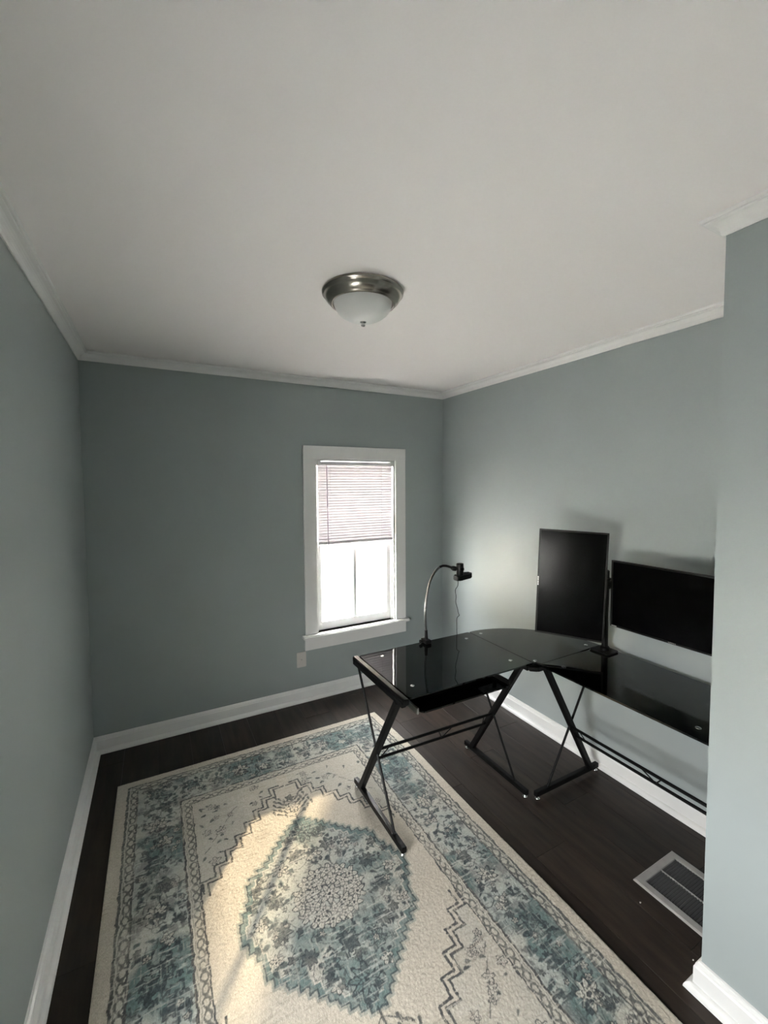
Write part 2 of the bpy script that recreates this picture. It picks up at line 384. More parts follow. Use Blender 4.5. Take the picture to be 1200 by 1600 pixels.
# ------------------------------------------------------------------ floor grille
vg = tag(empty('floor_grille', (2.220, .862, 0)), 'grey metal air grille set in the dark floor by the wall corner', 'floor vent')
gx, gy = .143, .157; fw = .034
def grille_frame():
    bm = bmesh.new()
    prof = [(0, 0), (.001, .004), (.006, .0075), (fw-.002, .0075), (fw, .005), (fw, .001)]
    cs = []
    for d, z in prof: cs.append([bm.verts.new((sx*(gx-d), sy*(gy-d), z)) for sx, sy in ((-1, -1), (1, -1), (1, 1), (-1, 1))])
    for a, b in zip(cs, cs[1:]):
        for k in range(4): bm.faces.new((a[k], a[(k+1) % 4], b[(k+1) % 4], b[k]))
    for k in range(4): bm.faces.new((cs[0][k], cs[-1][k], cs[-1][(k+1) % 4], cs[0][(k+1) % 4]))
    return bm
obj('frame', grille_frame(), M_vent, vg)
B('duct_shade_sheet', -gx+fw, -gy+fw, .0004, gx-fw, gy-fw, .0009, M_dark, vg)  # black sheet on the floor, standing in for the darkness inside the duct
B('divider', -.0025, -gy+fw, .001, .0025, gy-fw, .0068, M_vent, vg)
ls = bmesh.new(); bar(ls, (-(gx-fw)/2+.0028, 0, .0036), ((gx-fw)/2-.0028, 0, .0036), .0008, .0062, 0)
for v in ls.verts: v.co.y += (v.co.z-.0036)*.9
bmesh.ops.recalc_face_normals(ls, faces=ls.faces)
lm = bpy.data.meshes.new('louver'); ls.to_mesh(lm); ls.free(); lm.materials.append(M_ventslat)
nl = 24
for s in (-1, 1):
    for k in range(nl):
        o = bpy.data.objects.new('louver', lm); C.objects.link(o); o.parent = vg
        o.location = (s*(gx-fw)/2, -gy+fw+.005+(2*(gy-fw)-.010)*k/(nl-1), 0)
for sx, sy in ((0, 1), (-1, 0)): obj('screw', lathe(bmesh.new(), [(0, .0092), (.003, .0088), (.0042, .0072)], 12, (sx*(gx-fw/2), sy*(gy-fw/2), 0)), M_vent, vg)

for k, (xx, yy, s_, lab) in enumerate(((2.006, .945, .0042, 'tiny white crumb on the dark floor between rug and grille'), (1.966, .735, .0030, 'tiny pale speck on the floor near the wall corner'))):
    bm = bmesh.new(); bmesh.ops.create_icosphere(bm, subdivisions=1, radius=s_)
    for v in bm.verts: v.co = Vector((v.co.x*random.uniform(.7, 1.6), v.co.y*random.uniform(.6, 1.1), (v.co.z+s_)*.4))
    o = obj('crumb', bm, M_paper); o.location = (xx, yy, 0); tag(o, lab, 'crumb')

# ------------------------------------------------------------------ rug
RX0, RY0, RU, RV = .150, 2.715, 1.595, 2.29      # left edge x, far edge y, width, length
def build_rug():
    rng = np.random.default_rng(11); h = .0026
    nu, nv = int(RU/h)+1, int(RV/h)+1
    U, V = np.meshgrid(np.linspace(0, RU, nu), np.linspace(0, RV, nv))
    def vnoise(cu, cv, oct=1):
        out = np.zeros((nv, nu)); amp = 1; tot = 0
        for o in range(oct):
            gu, gv = max(2, int(RU/cu)+2), max(2, int(RV/cv)+2)
            g = rng.random((gv+1, gu+1)); fx = U/RU*(gu-1); fy = V/RV*(gv-1)
            ix = np.floor(fx).astype(int); iy = np.floor(fy).astype(int); tx = fx-ix; ty = fy-iy
            tx = tx*tx*(3-2*tx); ty = ty*ty*(3-2*ty)
            n = (g[iy, ix]*(1-tx)+g[iy, ix+1]*tx)*(1-ty)+(g[iy+1, ix]*(1-tx)+g[iy+1, ix+1]*tx)*ty
            out += amp*n; tot += amp; amp *= .55; cu /= 2; cv /= 2
        return out/tot
    sm = lambda a, b, x_: np.clip((x_-a)/(b-a), 0, 1)
    wob = .010*(vnoise(.022, .022, 2)-.5); wob2 = .010*(vnoise(.022, .022, 2)-.5)
    Ud, Vd = U+wob, V+wob2
    ink = np.zeros((nv, nu)); teal = np.zeros((nv, nu)); pale = np.zeros((nv, nu)); lite = np.zeros((nv, nu))
    d = np.minimum(np.minimum(Ud, RU-Ud), np.minimum(Vd, RV-Vd))          # distance from the edge
    side = np.minimum(Ud, RU-Ud) < np.minimum(Vd, RV-Vd)
    along = np.where(side, V, U)
    cu, cv = RU/2, RV/2
    du, dv = Ud-cu, Vd-cv
    # --- guard stripes
    def line(p, w, a=1.):
        np.maximum(ink, a*(np.abs(d-p) < w/2), out=ink)
    def chain(p, hw, per, a):
        s_ = (along/per) % 1-.5; e = np.sqrt((s_*per/(per*.40))**2+((d-p)/hw)**2)
        np.maximum(ink, a*((np.abs(e-1) < .26) & (np.abs(d-p) < hw*1.3)), out=ink)
        np.maximum(ink, a*.9*((np.abs(s_) > .43) & (np.abs(d-p) < hw*.6)), out=ink)
    pale = np.maximum(pale, .45*((d > .05) & (d < .1)))
    line(.054, .010, .85); line(.066, .003, .6); line(.098, .008, .9); chain(.081, .012, .050, .8)
    band = (d > .102) & (d < .292); pale = np.maximum(pale, 1.*band)
    line(.296, .009, .95); line(.308, .003, .5); line(.343, .006, .9); chain(.3255, .011, .040, .75)
    pale = np.maximum(pale, .3*((d > .30) & (d < .345)))
    # --- medallion outline (stepped diamond)
    av = np.abs(dv); tab_v = np.array([.045, .085, .120, .195, .225, .250, .275, .300, .325, .350, .375, .398, .420, .440]); tab_w = np.array([.345, .328, .308, .292, .275, .238, .205, .180, .156, .130, .105, .080, .056, .030, -1.])
    med = np.abs(du) < tab_w[np.searchsorted(tab_v, av.ravel()).reshape(av.shape)]
    def erode(mk, n):
        for ax in (0, 1):
            acc = mk.copy()
            for k_ in range(1, n+1): acc &= np.roll(mk, k_, ax) & np.roll(mk, -k_, ax)
            mk = acc
        return mk
    e1, e2, e3, e4 = (erode(med, int(v_/h)) for v_ in (.0075, .019, .024, .028))
    grow = ~erode(~med, 3)
    pale = np.where(med, .85, pale)
    np.maximum(teal, .55*(grow & ~med), out=teal)
    np.maximum(teal, .95*(med & ~e2), out=teal); np.maximum(ink, .70*(med & ~e1), out=ink)
    np.maximum(ink, .45*(e3 & ~e4), out=ink); np.maximum(lite, .55*(e2 & ~e3), out=lite)
    np.maximum(teal, .75*np.where(med, sm(.50, .62, vnoise(.12, .10, 3)), 0), out=teal)
    field = (d > .346) & ~med
    # --- motifs
    def win(a, b, r_):
        i0, i1 = max(0, int((b-r_)/h)), min(nv, int((b+r_)/h)+2); j0, j1 = max(0, int((a-r_)/h)), min(nu, int((a+r_)/h)+2)
        return (slice(i0, i1), slice(j0, j1))
    def flower(a, b, r_, n=6, fill='lite', dark=.95, rot=0.):
        s_ = win(a, b, r_*1.4); 
        if U[s_].size == 0: return
        x_, y_ = Ud[s_]-a, Vd[s_]-b; rr = np.hypot(x_, y_); th_ = np.arctan2(y_, x_)+rot
        R_ = r_*(.80+.20*np.cos(n*th_)); w = max(.0038, r_*.17); ins = rr < R_
        if fill == 'lite': lite[s_] = np.maximum(lite[s_]*~ins, .75*ins); teal[s_] *= ~ins; ink[s_] *= ~ins
        elif fill == 'teal': teal[s_] = np.maximum(teal[s_], .9*ins)
        elif fill == 'dark': ink[s_] = np.maximum(ink[s_], .72*ins)
        ink[s_] = np.maximum(ink[s_], dark*(np.abs(rr-R_) < w/2))
        R2 = r_*.52*(.8+.2*np.cos(n*th_+math.pi)); ink[s_] = np.maximum(ink[s_], dark*.85*(np.abs(rr-R2) < w/2.4))
        ink[s_] = np.maximum(ink[s_], dark*(rr < r_*.17))
        ink[s_] = np.maximum(ink[s_], dark*.6*((np.abs(np.sin(n*th_/2)) < .16) & (rr > R2) & ins))
    def leaf(a, b, l, w, ang, dark=.8, t=0.):
        s_ = win(a, b, l); x_, y_ = Ud[s_]-a, Vd[s_]-b; c_, n_ = math.cos(ang), math.sin(ang)
        p_, q_ = x_*c_+y_*n_, -x_*n_+y_*c_
        e = (p_/(l/2))**2+(q_/(w/2*(1-.5*np.clip(p_/(l/2), -1, 1))))**2
        ink[s_] = np.maximum(ink[s_], dark*(e < 1))
        if t: teal[s_] = np.maximum(teal[s_], t*(e < 1.8))
    def stem(a, b, a2, b2, w=.004, dark=.8):
        s_ = (slice(max(0, int((min(b, b2)-.01)/h)), int((max(b, b2)+.01)/h)+1), slice(max(0, int((min(a, a2)-.01)/h)), int((max(a, a2)+.01)/h)+1))
        L2 = (a2-a)**2+(b2-b)**2; t = np.clip(((Ud[s_]-a)*(a2-a)+(Vd[s_]-b)*(b2-b))/L2, 0, 1)
        ink[s_] = np.maximum(ink[s_], dark*(np.hypot(Ud[s_]-a-t*(a2-a), Vd[s_]-b-t*(b2-b)) < w/2))
    ru = rng.uniform
    # fine vine-work: contour lines of a soft field
    for cell, wdt, a_, mk in ((.060, .020, .80, band), (.040, .022, .6, band), (.056, .020, .80, e3), (.038, .022, .6, e3)):
        n_ = vnoise(cell, cell, 2); np.maximum(ink, np.where(mk & (np.abs(n_-.5) < wdt*.8) & (vnoise(.10, .10, 2) > .42), a_, 0), out=ink)
    np.maximum(ink, np.where(band | e3, .6*sm(.70, .76, vnoise(.022, .022, 2)), 0), out=ink)
    # main border: runs of palmettes, rosettes, leaves, with teal clouds between
    cloud = vnoise(.20, .20, 3)
    teal[:] = np.maximum(teal, np.where(band, .95*sm(.50, .60, cloud), 0))
    ink[:] = np.maximum(ink, np.where(band, .45*sm(.60, .70, vnoise(.06, .06, 3)), 0))
    def border_run(fix, a0, a1, horiz, flip):
        n = int(round((a1-a0)/.125)); step = (a1-a0)/n
        for k in range(n):
            p = a0+(k+.5)*step; off = .024*(1 if k % 2 else -1)*flip
            uv = lambda al, ac: (al, ac) if horiz else (ac, al)
            if k % 2 == 0: flower(*uv(p, fix+off*.4), ru(.040, .052), 8, 'lite' if k % 4 else 'teal', .95, ru(0, 1))
            else: flower(*uv(p, fix+off), ru(.026, .034), 5, 'dark' if k % 4 == 1 else 'lite', .9, ru(0, 1))
            for j in range(13):
                leaf(*uv(p+ru(-.06, .06), fix+ru(-.08, .08)), ru(.018, .040), ru(.008, .014), ru(0, 3.14), ru(.6, .95), .7)
            for j in range(8): flower(*uv(p+ru(-.06, .06), fix+ru(-.082, .082)), ru(.010, .016), 5, ru(0, 1) < .72 and 'dark' or 'lite', .95, ru(0, 2))
            stem(*uv(p, fix+off), *uv(p+step, fix-off), .0045, .6)
    bc = .197
    border_run(bc, .11, RV-.11, False, 1); border_run(RU-bc, .11, RV-.11, False, -1)
    border_run(bc, .30, RU-.30, True, 1); border_run(RV-bc, .30, RU-.30, True, -1)
    # stepped double line across each corner of the field, small flowers outside it
    TU, TV = np.minimum(U, RU-U)+wob*.6, np.minimum(V, RV-V)+wob2*.6
    sp = np.zeros((nv, nu), bool)
    def seg(a, b, a2, b2, w):
        lo_u, hi_u = min(a, a2)-w/2, max(a, a2)+w/2; lo_v, hi_v = min(b, b2)-w/2, max(b, b2)+w/2
        np.maximum(ink, .92*((TU > lo_u) & (TU < hi_u) & (TV > lo_v) & (TV < hi_v)), out=ink)
    for o_ in (0, .021):
        a, b = .352+o_, .905+o_*.8
        for k in range(8):
            seg(a, b, a, b-.060, .0085); b -= .060; seg(a, b, a+.052, b, .0085); a += .052
    stair = .905-.060*np.floor((TU-.352)/.052+1)
    sp = (TU > .347) & (TV > .347) & (TV < stair) & (TU < .77)
    pale = np.where(sp, .38, pale)
    for sx in (0, 1):
        for sy in (0, 1):
            for k in range(60):
                a = ru(.36, .74); b = ru(.36, .86)
                if b > .905-1.154*(a-.352)-.05: continue
                aa, bb = (RU-a if sx else a), (RV-b if sy else b)
                if k % 3 == 0: flower(aa, bb, ru(.014, .026), 5, 'lite', .85, ru(0, 2))
                else: leaf(aa, bb, ru(.016, .032), ru(.007, .014), ru(0, 3.14), ru(.6, .9), .25)
            for k in range(5):
                a = .375+k*.035; aa = RU-a if sx else a; b = .70-k*.05; bb = RV-b if sy else b
                stem(aa, bb, aa+(-.03 if sx else .03), bb+(.03 if sy else -.03), .004, .7)
    # medallion: cream rosette in the middle, wreath of flowers round it
    for k in range(14):
        t = k/14*2*math.pi; flower(cu+.115*math.cos(t), cv+.105*math.sin(t), .036, 5, 'lite', .95, t)
    for k in range(9):
        t = k/9*2*math.pi+.2; flower(cu+.072*math.cos(t), cv+.066*math.sin(t), .032, 5, 'lite', .9, t)
    flower(cu, cv, .046, 7, 'lite', .95)
    for sx in (-1, 1):
        for a, b, r_, n, fl in ((.205, .06, .036, 7, 'dark'), (.20, -.07, .038, 8, 'dark'), (.27, 0, .028, 6, 'lite'), (.25, .15, .026, 6, 'lite'), (.26, -.15, .026, 6, 'dark'), (.145, .19, .034, 7, 'dark'),
                             (.15, -.20, .034, 7, 'lite'), (.20, .17, .020, 5, 'dark'), (.075, -.235, .036, 7, 'dark'), (.09, .245, .036, 7, 'teal'), (.09, .32, .024, 5, 'lite'), (.08, -.33, .024, 5, 'dark'), (.29, -.09, .016, 5, 'dark'), (.295, .08, .016, 5, 'dark')):
            flower(cu+sx*a, cv+b, r_, n, fl, .95, ru(0, 1))
    flower(cu, cv+.345, .060, 9, 'teal', .9); flower(cu, cv+.205, .040, 7, 'dark', .95); flower(cu, cv-.205, .040, 7, 'lite', .95); flower(cu, cv-.34, .052, 9, 'teal', .9)
    for k in range(420):
        a, b = ru(-.33, .33), ru(-.42, .42)
        if np.hypot(a, b) < .15 or abs(a) > np.interp(abs(b), [0, .20, .23, .42], [.30, .27, .18, .02]): continue
        if k % 3: leaf(cu+a, cv+b, ru(.014, .034), ru(.007, .015), ru(0, 3.14), ru(.55, .95), .6)
        else: flower(cu+a, cv+b, ru(.009, .015), 5, 'dark' if k % 4 else 'lite', .9, ru(0, 2))
    # sprays beyond both tips
    for sy in (-1, 1):
        b0 = cv+sy*.43
        stem(cu, b0, cu, b0+sy*.16, .007, .85)
        for k in range(5):
            for sx in (-1, 1):
                t = .03+k*.026; ln_ = .10-.008*k
                stem(cu, b0+sy*t, cu+sx*ln_*.8, b0+sy*(t+.05), .0045, .85)
                for j in range(3): leaf(cu+sx*ln_*(.45+.25*j), b0+sy*(t+.025+.02*j), .034, .012, (1.0 if sx*sy > 0 else 2.1)+ru(-.6, .6), .85)
        flower(cu, b0+sy*.10, .034, 6, 'lite', .95); flower(cu, b0+sy*.17, .022, 5, 'dark', .9)
    # --- wear: printed ink fades in patches and along thread streaks
    fade = np.clip(.50+1.15*vnoise(.09, .07, 3), 0, 1); fine = vnoise(.006, .006, 2)
    streak = vnoise(.045, .006, 2); streak2 = vnoise(.006, .045, 2)
    wear = fade*np.clip(1.25-.9*sm(.62, .80, streak)-.8*sm(.64, .8, streak2), .2, 1)*(.72+.5*fine)
    wear = np.clip(wear, 0, 1)
    ink_ = np.clip(ink*wear, 0, .92); teal_ = np.clip(teal*(.25+.75*wear)*(.6+.6*vnoise(.03, .03, 2)), 0, .9); lite_ = lite*np.clip(.4+.7*fine, 0, 1)
    brown = np.where(field | (d < .05), .30*sm(.60, .78, vnoise(.07, .007, 3))*sm(.42, .62, vnoise(.22, .18, 2)), 0)
    hair = .22*sm(.68, .82, streak)*(pale > .2)
    cream = np.array([.505, .462, .388]); bluegrey = np.array([.362, .386, .362]); tealc = np.array([.100, .160, .158]); darkc = np.array([.038, .046, .054]); litec = np.array([.56, .52, .45]); brownc = np.array([.21, .17, .14])
    col = np.broadcast_to(cream, (nv, nu, 3)).copy()
    def lay(a_, c_):
        nonlocal col
        col = col*(1-a_[..., None])+c_*a_[..., None]
    lay(np.clip(pale*(.70+.5*(vnoise(.16, .16, 2)-.5)*2), 0, .95), bluegrey); lay(lite_, litec); lay(teal_, tealc); lay(ink_, darkc); lay(brown, brownc); lay(hair, np.array([.58, .57, .53]))
    col *= (.90+.2*vnoise(.004, .004)[..., None])
    # --- surface: cut pile, the far right corner drawn in a little
    Z = .0085+.0016*(vnoise(.006, .006, 2)-.5)*2+.0012*(vnoise(.3, .3)-.5); 
    edge = np.minimum(np.minimum(U, RU-U), np.minimum(V, RV-V)); Z *= .55+.45*np.clip(edge/.006, 0, 1)
    Xw = RX0+U-.028*(U/RU)**3*np.clip(1-V/.55, 0, 1)+.003*np.sin(V*5)*(U/RU); Yw = RY0-V-.008*np.sin(U/RU*math.pi)*0
    co = np.stack([Xw-RX0-RU/2, Yw-(RY0-RV/2), Z], -1).reshape(-1, 3).astype(np.float32)
    idx = np.arange(nu*nv).reshape(nv, nu)
    quads = np.stack([idx[1:, :-1], idx[1:, 1:], idx[:-1, 1:], idx[:-1, :-1]], -1).reshape(-1, 4)
    # skirt to the floor and an underside
    ring = np.concatenate([idx[0, :], idx[1:, -1], idx[-1, -2::-1], idx[-2:0:-1, 0]]); nb0 = len(co)
    low = co[ring].copy(); low[:, 2] = .0005; co = np.concatenate([co, low]); k = len(ring); ids = np.arange(k)
    skirt = np.stack([ring, ring[(ids+1) % k], nb0+(ids+1) % k, nb0+ids], -1)
    faces = np.concatenate([quads, skirt]).astype(np.int32)
    me = bpy.data.meshes.new('rug')
    me.vertices.add(len(co)); me.vertices.foreach_set('co', co.ravel())
    me.loops.add(faces.size); me.loops.foreach_set('vertex_index', faces.ravel())
    me.polygons.add(len(faces)); me.polygons.foreach_set('loop_start', np.arange(0, faces.size, 4, dtype=np.int32))
    try: me.polygons.foreach_set('loop_total', np.full(len(faces), 4, dtype=np.int32))
    except Exception: pass
    me.update(calc_edges=True); me.validate()
    at = me.color_attributes.new('weave', 'FLOAT_COLOR', 'POINT')
    rgba = np.ones((len(co), 4), np.float32); rgba[:nb0, :3] = col.reshape(-1, 3); rgba[nb0:, :3] = cream
    at.data.foreach_set('color', rgba.ravel())
    return me
def mat_rug():
    m = bpy.data.materials.new('printed_pile'); m.use_nodes = True; nt = m.node_tree; N = nt.nodes; L = nt.links; b = N['Principled BSDF']
    a = N.new('ShaderNodeAttribute'); a.attribute_name = 'weave'
    tc = N.new('ShaderNodeTexCoord'); mp = N.new('ShaderNodeMapping'); mp.inputs['Scale'].default_value = (1, .35, 1); L.new(tc.outputs['Object'], mp.inputs[0])
    n = N.new('ShaderNodeTexNoise'); n.inputs['Scale'].default_value = 520; n.inputs['Detail'].default_value = 2; L.new(mp.outputs[0], n.inputs['Vector'])
    mr = N.new('ShaderNodeMapRange'); mr.inputs[1].default_value = .3; mr.inputs[2].default_value = .7; mr.inputs[3].default_value = .80; mr.inputs[4].default_value = 1.14; L.new(n.outputs[0], mr.inputs[0])
    vm = N.new('ShaderNodeVectorMath'); vm.operation = 'SCALE'; L.new(a.outputs['Color'], vm.inputs[0]); L.new(mr.outputs[0], vm.inputs['Scale'])
    L.new(vm.outputs[0], b.inputs['Base Color']); b.inputs['Roughness'].default_value = .95; b.inputs['Specular IOR Level'].default_value = .1
    b.inputs['Sheen Weight'].default_value = .15
    bp = N.new('ShaderNodeBump'); bp.inputs['Strength'].default_value = .6; bp.inputs['Distance'].default_value = .003; L.new(n.outputs[0], bp.inputs['Height']); L.new(bp.outputs[0], b.inputs['Normal'])
    return m
rug = link('rug', build_rug(), mat_rug()); rug.location = (RX0+RU/2, RY0-RV/2, 0)
tag(rug, 'distressed cream and teal medallion area rug on the dark floor', 'rug')
RUGZ = .0110

# ------------------------------------------------------------------ corner desk
dk = tag(empty('corner_desk'), 'black glass corner desk on black metal legs', 'desk')
ZT, GT = .725, .008
LX0, LX1, LY0, LY1 = 1.318, 2.064, 1.560, 2.088       # left section glass
RX_0, RX_1, RY_0, RY_1 = 2.078, 2.580, .712, 1.532    # right section glass
def glass(name, pts, rads): return obj(name, prism(bmesh.new(), round_poly(pts, rads), ZT-GT, ZT, .0015), M_glass_black, dk)
glass('glass_top', [(LX0, LY0), (LX1, LY0), (LX1, LY1), (LX0, LY1)], [.012, .004, .004, .012])
glass('glass_top', [(RX_0, RY_0), (RX_1, RY_0), (RX_1, RY_1), (RX_0, RY_1)], [.012, .012, .004, .004])
cx_, cy_ = 2.070, 1.538
arc = [(cx_+.010+.505*math.cos(t*math.pi/2/24), cy_+.010+.540*math.sin(t*math.pi/2/24)) for t in range(25)]
obj('glass_corner', prism(bmesh.new(), [(cx_-.004, cy_-.016+.006), (cx_+.012, cy_-.004)]+[arc[0]]+arc[1:]+[(cx_, LY1-.008)], ZT-GT, ZT, .0012), M_glass_black, dk)
DISC = [(1.425, 2.015), (1.390, 1.652), (1.985, 2.005), (1.985, 1.640), (2.117, 2.030), (2.093, 1.574), (2.515, 1.588), (2.160, 1.448), (2.500, 1.448), (2.156, .832), (2.500, .832)]
for x_, y_ in DISC:
    d_ = obj('glass_disc', lathe(bmesh.new(), [(0, .0022), (.0085, .0020), (.0105, .0008), (.0108, 0)], 24, (x_, y_, ZT)), M_chrome, dk, True)
    obj('stud', tube(bmesh.new(), [(x_, y_, ZT-.034), (x_, y_, ZT-GT)], .006, 10), M_black, d_)
ZB = ZT-GT-.003
def leg_frame(P, q0, q1, zf, post_top, post_bot, rod_top, rod_bot, top=True, endcap=False):
    """P(s, z) -> world point; s runs along the foot bar"""
    zb_ = zf+.020
    fb = obj('foot_bar', bar(bmesh.new(), P(q0, zb_+.012), P(q1, zb_+.012), .024, .026), M_black, dk)
    for q in (q0+(.016 if q1 > q0 else -.016), q1-(.016 if q1 > q0 else -.016)):
        p = P(q, zf)
        obj('levelling_foot', lathe(bmesh.new(), [(0, 0), (.012, 0), (.0135, .003), (.0125, .008), (.006, .011), (.006, .022)], 16, tuple(p)), M_chrome, fb, True)
    zt_ = ZB-.014
    tb = obj('top_bar', bar(bmesh.new(), P(q0, zt_), P(q1, zt_), .024, .026), M_black, dk)
    obj('post', bar(bmesh.new(), P(post_bot, zb_+.02), P(post_top, zt_-.006), .030, .028), M_black, dk)
    obj('cross_rod', tube(bmesh.new(), [P(rod_bot, zb_+.02), P(rod_top, zt_-.008)], .0062, 10), M_black, dk)
    return tb
tb = leg_frame(lambda s, z: Vector((1.292, s, z)), 2.085, 1.562, RUGZ, 1.615, 2.010, 2.040, 1.650)
# end bar capping the glass on the left
obj('end_bar', bar(bmesh.new(), (1.298, 2.096, ZT-.012), (1.298, 1.548, ZT-.012), .030, .028, .004), M_black, dk)
leg_frame(lambda s, z: Vector((2.040, s, z)), 2.078, 1.566, 0, 1.620, 2.012, 2.040, 1.655)
leg_frame(lambda s, z: Vector((s, 1.540, z)), 2.070, 2.566, 0, 2.135, 2.500, 2.540, 2.160)
leg_frame(lambda s, z: Vector((s, .737, z)), 2.096, 2.560, .0078, 2.135, 2.500, 2.540, 2.160)
obj('end_bar', bar(bmesh.new(), (2.078, .702, ZT-.012), (2.585, .702, ZT-.012), .028, .028, .004), M_black, dk)
def stretcher(a, b, a2, b2, ks):
    a, b, a2, b2 = map(Vector, (a, b, a2, b2))
    s_ = obj('stretcher', tube(bmesh.new(), [a, b], .0078, 10), M_black, dk)
    obj('lower_rod', tube(bmesh.new(), [a2, b2], .0078, 10), M_black, s_)
    for t0, t1 in ks: obj('web_rod', tube(bmesh.new(), [a.lerp(b, t0), a2.lerp(b2, t1)], .003, 6), M_black, s_)
WEB = ((.09, .045), (.49, .56), (.62, .56), (.92, .955))
stretcher((1.298, 1.822, .356), (2.036, 1.834, .332), (1.298, 1.868, .279), (2.036, 1.880, .254), WEB)
stretcher((2.344, 1.533, .315), (2.344, .744, .315), (2.376, 1.533, .258), (2.376, .744, .258), ((.05, .075), (.47, .545), (.60, .545), (.92, .955)))
# plate that ties the two sections and the corner glass
obj('corner_plate', prism(bmesh.new(), round_poly([(2.026, 1.548), (2.062, 1.522), (2.118, 1.520), (2.118, 1.60), (2.06, 1.62)], [.008]*5, 3), ZB-.022, ZB-.0005, .002), M_black, dk)
# keyboard tray on slides under the left section
tz = .640
tr = obj('keyboard_tray', prism(bmesh.new(), round_poly([(1.385, 1.566), (1.905, 1.566), (1.905, 1.90), (1.385, 1.90)], [.026, .012, .012, .012]), tz-.008, tz, .002), M_glass_black, dk)
for x_ in (1.372, 1.918):
    sl_ = obj('slide', bar(bmesh.new(), (x_, 1.575, tz+.004), (x_, 1.93, tz+.004), .010, .028, .001), M_black if x_ > 1.5 else M_steel, dk)
    for y_ in (1.70, 1.90): obj('hanger', bar(bmesh.new(), (x_+(.012 if x_ > 1.5 else -.012), y_, tz-.008), (x_+(.012 if x_ > 1.5 else -.012), y_, ZB), .004, .024, 0), M_black, dk)
obj('tray_rail', bar(bmesh.new(), (1.305, 1.80, ZB-.012), (2.03, 1.80, ZB-.012), .020, .022, .001), M_black, dk)
obj('tray_rail', bar(bmesh.new(), (1.305, 2.00, ZB-.012), (2.03, 2.00, ZB-.012), .020, .022, .001), M_black, dk)
obj('back_rail', bar(bmesh.new(), (2.50, 1.53, ZB-.012), (2.50, .75, ZB-.012), .020, .022, .001), M_black, dk)
move_to(dk, (1.292, 1.82, RUGZ))

# ------------------------------------------------------------------ monitors and their stand
def make_monitor(name, w, h_, label, logo):
    """front faces local -y, origin at the middle of the bottom edge of the front"""
    t = tag(empty(name), label, 'monitor'); th_ = .014; bz = .009
    bm = prism(bmesh.new(), round_poly([(-w/2, 0), (w/2, 0), (w/2, h_), (-w/2, h_)], [.004]*4, 3), 0, th_, .002)
    for v in bm.verts: v.co = Vector((v.co.x, v.co.z, v.co.y))
    obj('housing', bm, M_bezel, t)
    bm = bmesh.new()                                   # raised bezel frame
    a = [(-w/2, 0), (w/2, 0), (w/2, h_), (-w/2, h_)]; b = [(-w/2+bz, bz), (w/2-bz, bz), (w/2-bz, h_-bz), (-w/2+bz, h_-bz)]
    A = [[bm.verts.new((x_, y_, z_)) for x_, z_ in s_] for s_, y_ in ((a, .001), (a, -.0018), (b, -.0018), (b, .001))]
    for p, q in zip(A, A[1:]+A[:1]):
        for k in range(4): bm.faces.new((p[k], p[(k+1) % 4], q[(k+1) % 4], q[k]))
    obj('bezel', bm, M_bezel, t)
    B('screen', -w/2+bz, -.0006, bz, w/2-bz, .001, h_-bz, M_screen, t)
    lw, lh = w*.62, h_*.62
    bm = prism(bmesh.new(), [(-lw/2, h_/2-lh/2), (lw/2, h_/2-lh/2), (lw/2, h_/2+lh/2), (-lw/2, h_/2+lh/2)], th_-.001, th_+.020)
    for v in bm.verts:
        if v.co.z > th_+.01: v.co.x *= .8; v.co.y = h_/2+(v.co.y-h_/2)*.8
    for v in bm.verts: v.co = Vector((v.co.x, v.co.z, v.co.y))
    obj('back_shell', bm, M_bezel, t)
    B('mount_plate', -.05, th_+.019, h_/2-.05, .05, th_+.024, h_/2+.05, M_black, t, .002)
    logo(t, w, h_)
    return t
def logo_side(t, w, h_):                              # turned sideways: brand print runs up the left bezel
    z = h_*.46
    g = None
    for k, (l, wd2) in enumerate(((.006, .0058), (.004, .0044), (.007, .0058), (.003, .0040), (.006, .0050), (.005, .0046), (.006, .0056))):
        o = B('brand_mark', -w/2+.0046-wd2/2, -.0022, z, -w/2+.0046+wd2/2, -.0017, z+l, M_logo, t); z += l+.0018
def logo_bottom(t, w, h_):
    B('pale_strip', -w/2+.006, -.0022, .0018, -w/2+.034, -.0017, .0066, M_logo, t)  # small pale strip at the lower left of the bezel
    for k in range(5): B('brand_mark', -.016+k*.0068, -.0022, .0026, -.0112+k*.0068, -.0017, .0062, M_vent, t)
m1 = make_monitor('monitor', .347, .585, 'black monitor turned upright in portrait position', logo_side)
pL, pR = Vector((2.233, 1.706, .811)), Vector((2.431, 1.421, .811))
m1.location = (pL+pR)/2; m1.rotation_euler = (0, math.radians(1.8), math.atan2(pR.y-pL.y, pR.x-pL.x))
m2 = make_monitor('monitor', .600, .340, 'wide black monitor in landscape position beside the wall corner', logo_bottom)
a0 = Vector((2.414, 1.372, .919)); ang2 = math.radians(-89.2); dirv = Vector((math.cos(ang2), math.sin(ang2), 0))
m2.location = a0+dirv*.300; m2.rotation_euler = (0, 0, ang2)
ms = tag(empty('monitor_stand'), 'black post stand on the desk between the two monitors', 'monitor stand')
PX, PY = 2.528, 1.480
obj('base_plate', prism(bmesh.new(), round_poly([(PX-.058, PY-.055), (PX+.045, PY-.055), (PX+.045, PY+.055), (PX-.058, PY+.055)], [.012]*4, 4), ZT+.0025, ZT+.009, .002), M_black, ms)
obj('base_collar', lathe(bmesh.new(), [(0, .009), (.026, .009), (.026, .022), (.019, .030), (0, .030)], 24, (PX, PY, ZT)), M_black, ms, False)
obj('post', tube(bmesh.new(), [(PX, PY, ZT+.01), (PX, PY, 1.172)], .0165, 24), M_black, ms)
